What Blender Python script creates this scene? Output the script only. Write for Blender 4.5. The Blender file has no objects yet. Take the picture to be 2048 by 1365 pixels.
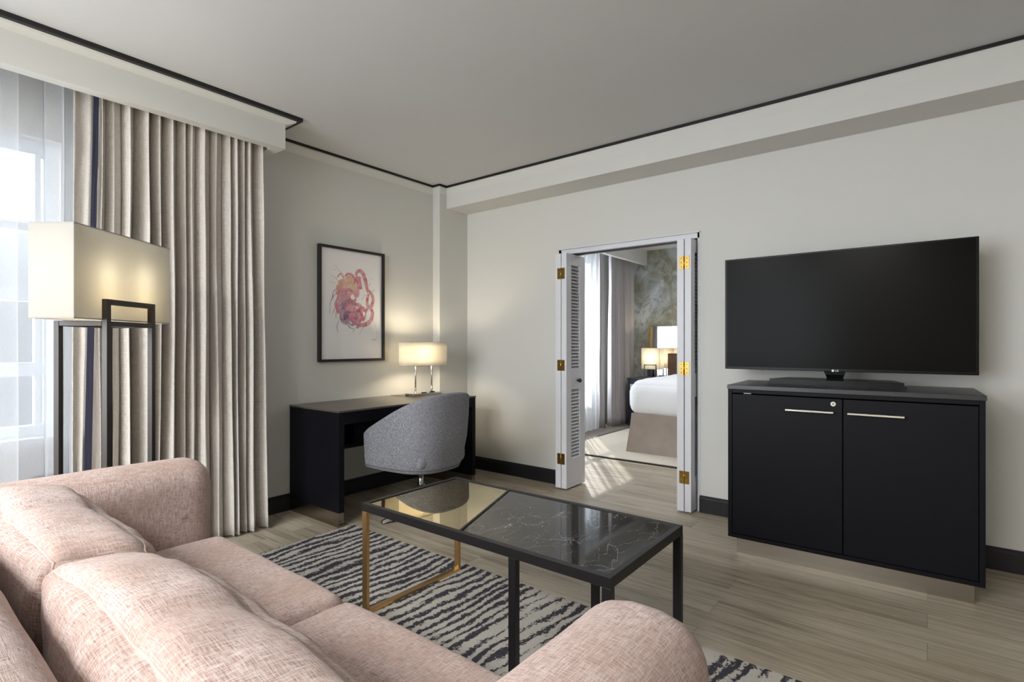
import bpy, bmesh, math, random
from mathutils import Vector, Matrix, noise
PI = math.pi
random.seed(7)
SC = bpy.context.scene
COL = SC.collection

# ------------------------------------------------------------ camera, world, exposure
F_PX = 1057.6
YAW = math.atan(831 / F_PX)
FW = Vector((math.cos(YAW), math.sin(YAW), 0))
RT = Vector((math.sin(YAW), -math.cos(YAW), 0))
cam_d = bpy.data.cameras.new('camera')
cam = bpy.data.objects.new('camera', cam_d); COL.objects.link(cam)
cam.location = (0, 0, 1.2)
cam.rotation_euler = (PI / 2, 0, YAW - PI / 2)
cam_d.sensor_width = 36; cam_d.lens = F_PX / 2048 * 36
cam_d.shift_y = 7.5 / 2048
cam_d.clip_start = 0.02
SC.camera = cam

SC.view_settings.view_transform = 'Standard'
SC.view_settings.look = 'None'
SC.view_settings.gamma = 1
SC.view_settings.use_curve_mapping = False
SC.view_settings.exposure = 1.13

W = bpy.data.worlds.new('daylight'); SC.world = W; W.use_nodes = True
bgn = W.node_tree.nodes['Background']
bgn.inputs[0].default_value = (0.86, 0.93, 1.0, 1)
# overcast sky: brighter towards the zenith, with extra fill added towards -X
def _sky():
    t = W.node_tree; n = t.nodes; l = t.links
    tc = n.new('ShaderNodeTexCoord'); sp = n.new('ShaderNodeSeparateXYZ'); l.new(tc.outputs['Generated'], sp.inputs[0])
    def m(op, a, b=None, c=None, clamp=False):
        x = n.new('ShaderNodeMath'); x.operation = op; x.use_clamp = clamp
        for i, v in enumerate((a, b, c)):
            if v is None: continue
            if isinstance(v, (int, float)): x.inputs[i].default_value = v
            else: l.new(v, x.inputs[i])
        return x.outputs[0]
    up = m('POWER', m('MAXIMUM', sp.outputs[2], 0.0), 1.7); west = m('MAXIMUM', m('MULTIPLY', sp.outputs[0], -1.0), 0.0)
    s = m('ADD', m('MULTIPLY', up, SKY_UP), m('MULTIPLY', west, SKY_WEST))
    l.new(m('ADD', s, SKY_BASE), bgn.inputs[1])
SKY_BASE, SKY_UP, SKY_WEST = 0.32, 7.0, 4.7
_sky()

def lamp(name, kind, loc, energy, color, **kw):
    d = bpy.data.lights.new(name, kind); d.energy = energy; d.color = color
    for k, v in kw.items(): setattr(d, k, v)
    o = bpy.data.objects.new(name, d); COL.objects.link(o); o.location = loc
    return o
sun = lamp('sun', 'SUN', (6, 8, 6), 3.2, (1.0, 0.95, 0.88), angle=math.radians(0.8))
sun.rotation_euler = Vector((-0.8, -0.62, -0.78)).to_track_quat('-Z', 'Y').to_euler()
def portal(name, loc, sx, sz, rz=0):
    o = lamp(name, 'AREA', loc, 1, (1, 1, 1), shape='RECTANGLE', size=sx, size_y=sz)
    o.data.cycles.is_portal = True
    o.rotation_euler = (PI / 2, 0, rz)      # area lights shine down -Z: here towards -Y
    o.rotation_euler = Vector((math.sin(rz), -math.cos(rz), 0)).to_track_quat('-Z', 'Z').to_euler()
    return o
portal('window_portal', (-0.84, 3.86, 1.5), 3.15, 1.6)
portal('bedroom_portal', (5.62, 4.06, 1.5), 2.6, 1.9)
# unseen window added for fill light, in the wall to the left of the camera
portal('added_window_portal', (-2.78, 2.25, 1.45), 2.1, 2.1, rz=PI / 2)
# unseen fill lamps added under the ceiling, to the left of the camera
for (x, y) in ((-1.9, 2.1), (-1.9, .7)):
    o = lamp('added_fill_light', 'AREA', (x, y, 2.675), 52, (1, .995, .985), shape='SQUARE', size=.9)

lamp('bedroom_fill_light', 'AREA', (5.6, 1.6, 2.64), 9, (1, .99, .97), shape='SQUARE', size=.9)  # unseen lamp, added to brighten the bedroom

# ------------------------------------------------------------ helpers
def add(o, parent=None, **props):
    COL.objects.link(o)
    if parent is not None: o.parent = parent
    for k, v in props.items(): o[k] = v
    return o

def tag(o, label=None, cat=None, group=None, kind=None):
    if label: o['label'] = label
    if cat: o['category'] = cat
    if group: o['group'] = group
    if kind: o['kind'] = kind
    return o

def thing(name, loc, label, cat, rz=0, group=None, kind=None):
    o = bpy.data.objects.new(name, None); COL.objects.link(o)
    o.location = loc; o.rotation_euler = (0, 0, rz); o.empty_display_size = 0.1
    return tag(o, label, cat, group, kind)

class MB:
    """collects geometry; local coordinates of the parent"""
    def __init__(s): s.bm = bmesh.new(); s.uv = s.bm.loops.layers.uv.new('UVMap'); s.mi = 0
    def _fin(s, faces, smooth=False):
        for f in faces: f.material_index = s.mi; f.smooth = smooth
    def box(s, x0, x1, y0, y1, z0, z1, bev=0.0, seg=2):
        x0, x1 = sorted((x0, x1)); y0, y1 = sorted((y0, y1)); z0, z1 = sorted((z0, z1))
        r = bmesh.ops.create_cube(s.bm, size=1.0)
        vs = r['verts']
        for v in vs:
            v.co = Vector((x0 + (v.co.x + .5) * (x1 - x0), y0 + (v.co.y + .5) * (y1 - y0), z0 + (v.co.z + .5) * (z1 - z0)))
        fs = set(f for v in vs for f in v.link_faces)
        if bev > 0:
            es = list(set(e for v in vs for e in v.link_edges))
            rr = bmesh.ops.bevel(s.bm, geom=es, offset=bev, segments=seg, affect='EDGES', profile=.5)
            fs = set(f for f in rr['faces']) | set(f for f in fs if f.is_valid)
            vset = set(v for f in fs for v in f.verts)
            fs = set(f for v in vset for f in v.link_faces)
        s._fin(fs)
        return s
    def prism(s, pts, z0, z1, axis='z'):
        """extrude polygon pts; axis z: (x,y) up; axis x: (y,z) along x; axis y: (x,z) along y"""
        def P(a, b, c):
            return {'z': (a, b, c), 'x': (c, a, b), 'y': (a, c, b)}[axis]
        v0 = [s.bm.verts.new(P(a, b, z0)) for a, b in pts]
        v1 = [s.bm.verts.new(P(a, b, z1)) for a, b in pts]
        fs = [s.bm.faces.new(v0), s.bm.faces.new(list(reversed(v1)))]
        n = len(pts)
        for i in range(n): fs.append(s.bm.faces.new((v0[i], v1[i], v1[(i + 1) % n], v0[(i + 1) % n])))
        s._fin(fs); return s
    def tube(s, pts, r, seg=12, caps=True, closed=False):
        pts = [Vector(p) for p in pts]
        rs = r if isinstance(r, (list, tuple)) else [r] * len(pts)
        rings = []; n = len(pts); ref = None
        for i, p in enumerate(pts):
            if closed: d = pts[(i + 1) % n] - pts[i - 1]
            else: d = pts[min(i + 1, n - 1)] - pts[max(i - 1, 0)]
            d.normalize()
            if ref is None: ref = d.orthogonal().normalized()
            ref = (ref - d * ref.dot(d)).normalized(); b = d.cross(ref)
            rings.append([s.bm.verts.new(p + (ref * math.cos(2 * PI * k / seg) + b * math.sin(2 * PI * k / seg)) * rs[i]) for k in range(seg)])
        fs = []
        for i in range(n if closed else n - 1):
            A, B = rings[i], rings[(i + 1) % n]
            for k in range(seg): fs.append(s.bm.faces.new((A[k], A[(k + 1) % seg], B[(k + 1) % seg], B[k])))
        s._fin(fs, True)
        if caps and not closed:
            c = [s.bm.faces.new(list(reversed(rings[0]))), s.bm.faces.new(rings[-1])]; s._fin(c)
        return s
    def cyl(s, p0, p1, r, seg=20): return s.tube([p0, p1], r, seg)
    def lathe(s, prof, seg=32, cx=0, cy=0, z=0, sx=1, sy=1, caps=True):
        rings = []
        for (r, h) in prof:
            rings.append([s.bm.verts.new((cx + r * sx * math.cos(2 * PI * k / seg), cy + r * sy * math.sin(2 * PI * k / seg), z + h)) for k in range(seg)])
        fs = []
        for A, B in zip(rings, rings[1:]):
            for k in range(seg): fs.append(s.bm.faces.new((A[k], A[(k + 1) % seg], B[(k + 1) % seg], B[k])))
        s._fin(fs, True)
        if caps:
            c = [s.bm.faces.new(list(reversed(rings[0]))), s.bm.faces.new(rings[-1])]; s._fin(c)
        return s
    def grid(s, rows, smooth=True, uv=None, closed=False):
        """rows: list of lists of points"""
        V = [[s.bm.verts.new(p) for p in r] for r in rows]
        fs = []
        for i in range(len(V) - 1):
            m = len(V[i])
            for j in range(m if closed else m - 1):
                j2 = (j + 1) % m
                f = s.bm.faces.new((V[i][j], V[i][j2], V[i + 1][j2], V[i + 1][j]))
                if uv:
                    for lp, (a, b) in zip(f.loops, ((i, j), (i, j + 1), (i + 1, j + 1), (i + 1, j))): lp[s.uv].uv = uv(a, b)
                fs.append(f)
        s._fin(fs, smooth)
        return V
    def soft(s, c, half, r, n=22, puff=(0, 0, 0), wr=0.0, seed=0, uvo=(0, 0), xf=None):
        """upholstered box: rounded by r, faces crowned by puff, wrinkled by wr; UV in metres per face"""
        hx, hy, hz = half
        h = (hx, hy, hz)
        def surf(p):
            q = Vector([max(-(h[k] - r), min(h[k] - r, p[k])) for k in range(3)])
            d = Vector(p) - q
            P = q + d.normalized() * r if d.length > 1e-9 else Vector(p)
            t = [p[k] / h[k] for k in range(3)]
            for k in range(3):
                o1, o2 = [(1, 2), (2, 0), (0, 1)][k]
                P[k] += puff[k] * t[k] * max(0, (1 - t[o1] ** 2) * (1 - t[o2] ** 2)) ** .6
            if wr > 0:
                nv = noise.noise(Vector((P.x * 7 + seed, P.y * 7, P.z * 7))) + .5 * noise.noise(Vector((P.x * 18 + seed, P.y * 16, P.z * 16)))
                P += (d.normalized() if d.length > 1e-9 else Vector((0, 0, 1))) * wr * nv
            P = P + Vector(c)
            return xf(P) if xf else P
        s.surf = surf
        cache = {}
        for ax in range(3):
            for sg in (-1, 1):
                a, b = [(1, 2), (2, 0), (0, 1)][ax]
                h = (hx, hy, hz)
                na = max(4, int(n * h[a] / max(h))); nb = max(4, int(n * h[b] / max(h)))
                def co(i, j):
                    # cosine spacing gives more rings at the rims
                    u = math.sin((i / na - .5) * PI) ; v = math.sin((j / nb - .5) * PI)
                    p = [0, 0, 0]; p[ax] = sg * h[ax]; p[a] = u * h[a]; p[b] = v * h[b]
                    return p
                vv = {}
                for i in range(na + 1):
                    for j in range(nb + 1):
                        p = co(i, j)
                        key = tuple(round(q, 5) for q in p)
                        if key not in cache:
                            P = surf(p)
                            cache[key] = s.bm.verts.new(P)
                        vv[i, j] = cache[key]
                for i in range(na):
                    for j in range(nb):
                        q = [vv[i, j], vv[i + 1, j], vv[i + 1, j + 1], vv[i, j + 1]]
                        idx = [(i, j), (i + 1, j), (i + 1, j + 1), (i, j + 1)]
                        if sg < 0: q.reverse(); idx.reverse()
                        try: f = s.bm.faces.new(q)
                        except ValueError: continue
                        for lp, (ii, jj) in zip(f.loops, idx):
                            p = co(ii, jj)
                            # u runs along world Y where it can
                            if ax == 0: lp[s.uv].uv = (p[1] + uvo[0], p[2] + uvo[1])
                            elif ax == 1: lp[s.uv].uv = (p[0] + uvo[0] + .31, p[2] + uvo[1])
                            else: lp[s.uv].uv = (p[1] + uvo[0], p[0] + uvo[1] + .53)
                        f.material_index = s.mi; f.smooth = True
        return s
    def build(s, name, mats, parent=None, smooth_angle=None, recalc=True, mods=None, **props):
        if recalc: bmesh.ops.recalc_face_normals(s.bm, faces=s.bm.faces)
        me = bpy.data.meshes.new(name); s.bm.to_mesh(me); s.bm.free()
        for m in (mats if isinstance(mats, (list, tuple)) else [mats]): me.materials.append(m)
        o = bpy.data.objects.new(name, me)
        return add(o, parent, **props)

def solidify(o, t, off=0):
    m = o.modifiers.new('solid', 'SOLIDIFY'); m.thickness = t; m.offset = off; return o
def subsurf(o, n=1):
    m = o.modifiers.new('sub', 'SUBSURF'); m.levels = n; m.render_levels = n; return o

def sweep(path, prof, name, mat, closed=False):
    """profile (offset to the path's left-hand side, z) carried along a plan path with mitred corners"""
    pts = [Vector((p[0], p[1])) for p in path]; n = len(pts); rows = []
    for i, p in enumerate(pts):
        d0 = (p - pts[i - 1]).normalized() if i > 0 else None
        d1 = (pts[i + 1] - p).normalized() if i < n - 1 else None
        d0 = d0 or d1; d1 = d1 or d0
        n0 = Vector((d0.y, -d0.x)); n1 = Vector((d1.y, -d1.x))
        m = (n0 + n1); m = m / max(1e-6, m.dot(n0))
        rows.append([(p.x + m.x * o, p.y + m.y * o, z) for o, z in prof])
    b = MB(); V = b.grid(rows, smooth=False, closed=True)
    b.bm.faces.new(V[0]); b.bm.faces.new(list(reversed(V[-1])))
    return b.build(name, mat, kind='structure')

# ------------------------------------------------------------ materials
MATS = {}
class NT:
    def __init__(s, m): s.t = m.node_tree; s.n = s.t.nodes; s.l = s.t.links
    def node(s, ty, **kw):
        x = s.n.new(ty)
        for k, v in kw.items(): setattr(x, k, v)
        return x
    def put(s, sock, v):
        if v is None: return
        if isinstance(v, bpy.types.NodeSocket): s.l.new(v, sock)
        else:
            if hasattr(sock.default_value, '__len__') and not hasattr(v, '__len__'): v = (v, v, v)
            if sock.type == 'RGBA' and len(v) == 3: v = (*v, 1)
            sock.default_value = v
    def coord(s, kind='Object'): return s.node('ShaderNodeTexCoord').outputs[kind]
    def mapv(s, v, scale=(1, 1, 1), loc=(0, 0, 0), rot=(0, 0, 0)):
        m = s.node('ShaderNodeMapping'); s.put(m.inputs['Vector'], v)
        m.inputs['Scale'].default_value = scale; m.inputs['Location'].default_value = loc; m.inputs['Rotation'].default_value = rot
        return m.outputs[0]
    def noise(s, v, scale=5, detail=3, rough=.5, dist=0, out=0):
        m = s.node('ShaderNodeTexNoise'); s.put(m.inputs['Vector'], v)
        m.inputs['Scale'].default_value = scale; m.inputs['Detail'].default_value = detail
        m.inputs['Roughness'].default_value = rough; m.inputs['Distortion'].default_value = dist
        return m.outputs[out]
    def ramp(s, f, stops, interp='LINEAR'):
        m = s.node('ShaderNodeValToRGB'); s.put(m.inputs[0], f); e = m.color_ramp.elements; m.color_ramp.interpolation = interp
        while len(e) < len(stops): e.new(.5)
        for i, (p, c) in enumerate(stops):
            e[i].position = p; e[i].color = (*c, 1) if len(c) == 3 else c
        return m.outputs[0]
    def mix(s, f, a, b, mode='MIX'):
        m = s.node('ShaderNodeMix', data_type='RGBA', blend_type=mode)
        s.put(m.inputs[0], f); s.put(m.inputs[6], a); s.put(m.inputs[7], b); return m.outputs[2]
    def math(s, op, a, b=None, clamp=False):
        m = s.node('ShaderNodeMath', operation=op, use_clamp=clamp); s.put(m.inputs[0], a)
        if b is not None: s.put(m.inputs[1], b)
        return m.outputs[0]
    def bump(s, h, strength=.3, dist=.01, nrm=None):
        m = s.node('ShaderNodeBump'); s.put(m.inputs['Height'], h)
        m.inputs['Strength'].default_value = strength; m.inputs['Distance'].default_value = dist
        if nrm is not None: s.put(m.inputs['Normal'], nrm)
        return m.outputs[0]

def srgb(r, g, b):
    f = lambda c: (c / 255) / 12.92 if c / 255 <= .04045 else ((c / 255 + .055) / 1.055) ** 2.4
    return (f(r), f(g), f(b))

def mat(name, color=(.5, .5, .5), rough=.5, metal=0.0, fn=None, spec=.5, coat=0, sheen=0):
    m = bpy.data.materials.new(name); m.use_nodes = True; t = NT(m)
    p = t.n['Principled BSDF']
    p.inputs['Base Color'].default_value = (*color, 1); p.inputs['Roughness'].default_value = rough
    p.inputs['Metallic'].default_value = metal; p.inputs['Specular IOR Level'].default_value = spec
    if coat: p.inputs['Coat Weight'].default_value = coat; p.inputs['Coat Roughness'].default_value = .05
    if sheen: p.inputs['Sheen Weight'].default_value = sheen; p.inputs['Sheen Roughness'].default_value = .5
    if fn: fn(t, p)
    MATS[name] = m
    return m

def f_paint(t, p):
    n = t.noise(t.coord('Object'), 90, 3, .6)
    t.put(p.inputs['Normal'], t.bump(n, .06, .002))
def f_plaster_tone(c, d):
    def f(t, p):
        n = t.noise(t.coord('Object'), 1.3, 2, .5)
        t.put(p.inputs['Base Color'], t.mix(n, c, tuple(x * d for x in c)))
        t.put(p.inputs['Normal'], t.bump(t.noise(t.coord('Object'), 120, 2, .6), .05, .002))
    return f
WALLC = srgb(215, 214, 209)
M_wall = mat('wall_paint', WALLC, .75, fn=f_plaster_tone(WALLC, .97))
M_ceil = mat('ceiling_paint', srgb(205, 205, 205), .85, fn=f_plaster_tone(srgb(205, 205, 205), .98))
M_white = mat('white_moulding_paint', srgb(225, 225, 222), .55, fn=f_paint)
M_door = mat('door_enamel', srgb(222, 223, 228), .4, fn=f_paint)
M_black = mat('black_trim_paint', srgb(22, 20, 22), .45, fn=f_paint)
M_base = mat('dark_baseboard_paint', srgb(22, 20, 26), .5, fn=f_paint)

def f_floor(t, p):
    v = t.coord('Object')
    sep = t.node('ShaderNodeSeparateXYZ'); t.put(sep.inputs[0], v)
    comb = t.node('ShaderNodeCombineXYZ'); t.put(comb.inputs[0], sep.outputs[1]); t.put(comb.inputs[1], sep.outputs[0])
    br = t.node('ShaderNodeTexBrick'); t.put(br.inputs['Vector'], comb.outputs[0])
    br.inputs['Scale'].default_value = 1; br.inputs['Brick Width'].default_value = 1.22; br.inputs['Row Height'].default_value = .15
    br.inputs['Mortar Size'].default_value = .0012; br.inputs['Mortar Smooth'].default_value = .3
    br.inputs['Color1'].default_value = (0, 0, 0, 1); br.inputs['Color2'].default_value = (1, 1, 1, 1); br.inputs['Mortar'].default_value = (.5, .5, .5, 1)
    br.offset = .37; br.offset_frequency = 2
    rnd = br.outputs['Color']
    # grain stretched along Y, shifted per plank
    addv = t.node('ShaderNodeVectorMath', operation='MULTIPLY_ADD'); t.put(addv.inputs[0], rnd)
    addv.inputs[1].default_value = (3, 7, 0); t.put(addv.inputs[2], v)
    g = t.noise(t.mapv(addv.outputs[0], (26, 1.1, 1)), 1.0, 6, .68, 1.4)
    g2 = t.noise(t.mapv(addv.outputs[0], (120, 4, 1)), 1.0, 4, .7, .4)
    g3 = t.noise(t.mapv(addv.outputs[0], (5, .7, 1)), 1.0, 3, .5, .5)
    c = t.ramp(g, [(.30, srgb(98, 86, 70)), (.44, srgb(164, 151, 130)), (.56, srgb(204, 194, 174)), (.70, srgb(134, 122, 104))])
    c = t.mix(t.math('MULTIPLY', g2, .5), c, srgb(124, 112, 96))
    c = t.mix(t.math('MULTIPLY', t.ramp(g3, [(.35, (0, 0, 0)), (.7, (1, 1, 1))]), .45), c, srgb(196, 188, 172))
    tone = t.ramp(rnd, [(0, (.80, .78, .75)), (1, (1.08, 1.08, 1.08))])
    c = t.mix(1.0, c, tone, 'MULTIPLY')
    c = t.mix(t.math('MULTIPLY', br.outputs['Fac'], .55), c, srgb(70, 62, 54))
    t.put(p.inputs['Base Color'], c)
    t.put(p.inputs['Roughness'], t.math('ADD', t.math('MULTIPLY', g, .15), .36))
    h = t.math('SUBTRACT', t.math('MULTIPLY', g2, .25), br.outputs['Fac'])
    t.put(p.inputs['Normal'], t.bump(h, .25, .0015))
M_floor = mat('oak_plank_floor', rough=.42, fn=f_floor, spec=.45)

def f_weave(c0, c1, c2, su, sv, thin, bs=.35, blotch=None, coord='UV'):
    """melange cloth: threads along u and v"""
    def f(t, p):
        v = t.coord(coord)
        a = t.noise(t.mapv(v, (su, sv, sv)), 1, 3, .7)
        b = t.noise(t.mapv(v, (sv, su, su), (3.1, 8.2, 1.7)), 1, 3, .7)
        big = t.noise(v, 4.5, 3, .6)
        s1 = t.ramp(a, [(.36, (0, 0, 0)), (.62, (1, 1, 1))])
        s2 = t.ramp(b, [(.44, (0, 0, 0)), (.68, (1, 1, 1))])
        c = t.mix(s1, c0, c1)
        c = t.mix(t.math('MULTIPLY', s2, .75), c, c2)
        if blotch: c = t.mix(t.ramp(big, [(.38, (0, 0, 0)), (.72, (.7, .7, .7))]), c, blotch)
        t.put(p.inputs['Base Color'], c)
        fine = t.noise(t.mapv(v, (thin, thin, thin)), 1, 2, .6)
        h = t.math('ADD', t.math('MULTIPLY', fine, .6), t.math('ADD', s1, s2))
        t.put(p.inputs['Normal'], t.bump(h, bs, .0015))
    return f
M_sofa = mat('pink_melange_linen', rough=.95, spec=.1, sheen=.15,
             fn=f_weave(srgb(140, 111, 104), srgb(203, 181, 173), srgb(226, 214, 208), 34, 400, 900, .3, srgb(166, 138, 124)))
M_chair = mat('grey_melange_wool', rough=.95, spec=.1, sheen=.1,
              fn=f_weave(srgb(84, 84, 88), srgb(142, 142, 148), srgb(168, 168, 175), 90, 330, 900, .4, None, 'Object'))
def f_curtain(c0, c1):
    def f(t, p):
        v = t.coord('UV')
        a = t.noise(t.mapv(v, (900, 25, 1)), 1, 3, .7)
        b = t.noise(t.mapv(v, (22, 700, 1)), 1, 3, .7)
        c = t.mix(t.ramp(t.math('MULTIPLY', t.math('ADD', a, b), .5), [(.38, (0, 0, 0)), (.62, (1, 1, 1))]), c0, c1)
        t.put(p.inputs['Base Color'], c)
        t.put(p.inputs['Normal'], t.bump(t.math('ADD', a, b), .2, .001))
    return f
M_curt = mat('grey_linen_drape', rough=.9, spec=.15, sheen=.15, fn=f_curtain(srgb(172, 166, 159), srgb(222, 216, 209)))
M_curt2 = mat('silver_drape', rough=.85, spec=.15, sheen=.15, fn=f_curtain(srgb(170, 166, 166), srgb(205, 201, 202)))
M_navy = mat('navy_velvet_band', srgb(26, 26, 48), .85, sheen=.2, fn=f_paint)

def f_sheer(opac, glow=(.93, .95, .98)):
    def f(t, p):
        out = t.n['Material Output']
        t.n.remove(p)
        tr = t.node('ShaderNodeBsdfTransparent'); tl = t.node('ShaderNodeBsdfTranslucent'); df = t.node('ShaderNodeBsdfDiffuse')
        tl.inputs[0].default_value = (*glow, 1); df.inputs[0].default_value = (.9, .92, .95, 1)
        m1 = t.node('ShaderNodeMixShader'); m1.inputs[0].default_value = .5; t.l.new(tl.outputs[0], m1.inputs[1]); t.l.new(df.outputs[0], m1.inputs[2])
        lw = t.node('ShaderNodeLayerWeight'); lw.inputs[0].default_value = .35
        weave = t.noise(t.mapv(t.coord('UV'), (500, 40, 1)), 1, 2, .6)
        fac = t.math('ADD', t.math('MULTIPLY', lw.outputs['Facing'], .5), t.math('ADD', t.math('MULTIPLY', weave, .12), opac), clamp=True)
        m2 = t.node('ShaderNodeMixShader'); t.l.new(fac, m2.inputs[0]); t.l.new(tr.outputs[0], m2.inputs[1]); t.l.new(m1.outputs[0], m2.inputs[2])
        t.l.new(m2.outputs[0], out.inputs[0])
    return f
M_sheer = mat('white_voile', fn=f_sheer(.34, (.40, .43, .48)))
M_sheer2 = mat('dense_white_voile', fn=f_sheer(.52))

def f_lampshade(col, tcol):
    def f(t, p):
        out = t.n['Material Output']; t.n.remove(p)
        tl = t.node('ShaderNodeBsdfTranslucent'); df = t.node('ShaderNodeBsdfDiffuse')
        w = t.noise(t.mapv(t.coord('Object'), (300, 300, 60)), 1, 2, .5)
        t.put(tl.inputs[0], t.mix(w, tcol, tuple(x * .9 for x in tcol)))
        t.put(df.inputs[0], t.mix(w, col, tuple(x * .94 for x in col)))
        m = t.node('ShaderNodeMixShader'); m.inputs[0].default_value = .5
        t.l.new(tl.outputs[0], m.inputs[1]); t.l.new(df.outputs[0], m.inputs[2]); t.l.new(m.outputs[0], out.inputs[0])
    return f
M_shade = mat('cream_lampshade_cloth', fn=f_lampshade(srgb(190, 190, 190), srgb(226, 222, 212)))
def f_bulb(t, p):
    p.inputs['Emission Color'].default_value = (1, .8, .5, 1); p.inputs['Emission Strength'].default_value = 12
M_bulb = mat('lit_bulb', (1, .9, .7), fn=f_bulb)

def f_brushed(c, r):
    def f(t, p):
        n = t.noise(t.mapv(t.coord('Object'), (4, 4, 900)), 1, 2, .5)
        t.put(p.inputs['Base Color'], t.mix(n, c, tuple(x * .95 for x in c)))
        t.put(p.inputs['Roughness'], t.math('ADD', t.math('MULTIPLY', n, .04), r))
    return f
M_steel = mat('brushed_steel', metal=1, fn=f_brushed(srgb(160, 153, 142), .2))
M_handle = mat('satin_nickel', metal=1, fn=f_brushed(srgb(205, 200, 190), .25))
M_chrome = mat('polished_nickel', srgb(205, 200, 196), .12, 1, fn=f_brushed(srgb(210, 206, 202), .08))
M_gold = mat('brushed_gold', metal=1, fn=f_brushed(srgb(226, 186, 130), .3))
M_brass = mat('brass', metal=1, fn=f_brushed(srgb(196, 160, 84), .2))
M_bronze = mat('dark_bronze', srgb(56, 52, 48), .4, .7, fn=f_brushed(srgb(66, 62, 60), .34))
M_ironblk = mat('black_iron', srgb(24, 22, 24), .42, fn=f_paint)

def f_lacquer(t, p):
    n = t.noise(t.mapv(t.coord('Object'), (60, 4, 60)), 1, 3, .6)
    t.put(p.inputs['Base Color'], t.mix(n, srgb(9, 9, 14), srgb(15, 15, 22)))
    t.put(p.inputs['Normal'], t.bump(n, .05, .001))
M_lacq = mat('navy_black_lacquer', rough=.5, fn=f_lacquer, spec=.16)
def f_desktop(t, p):
    n = t.noise(t.mapv(t.coord('Object'), (4, 60, 60)), 1, 3, .6)
    t.put(p.inputs['Base Color'], t.mix(n, srgb(78, 72, 64), srgb(96, 89, 80)))
    t.put(p.inputs['Normal'], t.bump(n, .05, .001))
M_desktop = mat('reflection_tinted_wood_top', rough=.28, fn=f_desktop, spec=.6)  # warm beige of the reflection is put into the base colour
M_cabtop = mat('charcoal_top', rough=.3, fn=lambda t, p: t.put(p.inputs['Base Color'], t.mix(t.noise(t.coord('Object'), 30, 3, .6), srgb(40, 40, 43), srgb(50, 50, 53))), spec=.5)  # grey is raised to carry the top's reflection in its colour

def f_marble(t, p):
    v = t.coord('Object')
    w = t.noise(v, 2.2, 5, .65, 1.5, out=1)
    add_ = t.node('ShaderNodeVectorMath', operation='MULTIPLY_ADD'); t.put(add_.inputs[0], w); add_.inputs[1].default_value = (.16, .16, .16); t.put(add_.inputs[2], v)
    def lines(sc, rot, wd, seedoff):
        vo = t.node('ShaderNodeTexVoronoi', feature='DISTANCE_TO_EDGE'); t.put(vo.inputs['Vector'], t.mapv(add_.outputs[0], sc, (seedoff, 0, 0), (0, 0, rot))); vo.inputs['Scale'].default_value = 1
        return t.ramp(vo.outputs['Distance'], [(0, (1, 1, 1)), (wd * .5, (.6, .6, .6)), (wd, (0, 0, 0))])
    vn = t.math('MAXIMUM', t.math('MULTIPLY', lines((3.0, 9, 3), .6, .006, 0), .6), t.math('MULTIPLY', lines((6, 20, 3), .75, .010, 4.2), .4))
    msk = t.ramp(t.noise(v, 8, 4, .7), [(.42, (0, 0, 0)), (.58, (1, 1, 1))])
    base = t.mix(t.noise(v, 6, 4, .6), srgb(22, 21, 20), srgb(52, 50, 47))
    t.put(p.inputs['Base Color'], t.mix(t.math('MULTIPLY', vn, msk), base, srgb(205, 200, 190)))
M_marble = mat('black_marble', rough=.06, fn=f_marble, spec=.5)

def f_tint_glass(t, p):
    out = t.n['Material Output']; t.n.remove(p)
    gl = t.node('ShaderNodeBsdfGlossy'); gl.inputs[0].default_value = (.86, .78, .58, 1); gl.inputs[1].default_value = .01
    tr = t.node('ShaderNodeBsdfTransparent'); tr.inputs[0].default_value = (.72, .68, .6, 1)
    m = t.node('ShaderNodeMixShader'); m.inputs[0].default_value = .66; t.l.new(tr.outputs[0], m.inputs[1]); t.l.new(gl.outputs[0], m.inputs[2])
    t.l.new(m.outputs[0], out.inputs[0])
M_tglass = mat('bronze_mirror_glass', fn=f_tint_glass)
def f_clear_glass(t, p):
    out = t.n['Material Output']; t.n.remove(p)
    gl = t.node('ShaderNodeBsdfGlossy'); gl.inputs[1].default_value = .01
    tr = t.node('ShaderNodeBsdfTransparent'); tr.inputs[0].default_value = (1, 1, 1, 1)
    m = t.node('ShaderNodeMixShader'); m.inputs[0].default_value = .055; t.l.new(tr.outputs[0], m.inputs[1]); t.l.new(gl.outputs[0], m.inputs[2])
    t.l.new(m.outputs[0], out.inputs[0])
M_glass = mat('clear_glass', fn=f_clear_glass)
M_mirror = mat('silver_mirror', (.9, .9, .9), .02, 1)
M_screen = mat('tv_screen', srgb(20, 19, 17), .2, spec=.04)
M_gloss = mat('gloss_black_plastic', srgb(8, 8, 9), .25, spec=.14, fn=f_paint)
M_logo = mat('white_print', srgb(235, 235, 235), .4)

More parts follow.
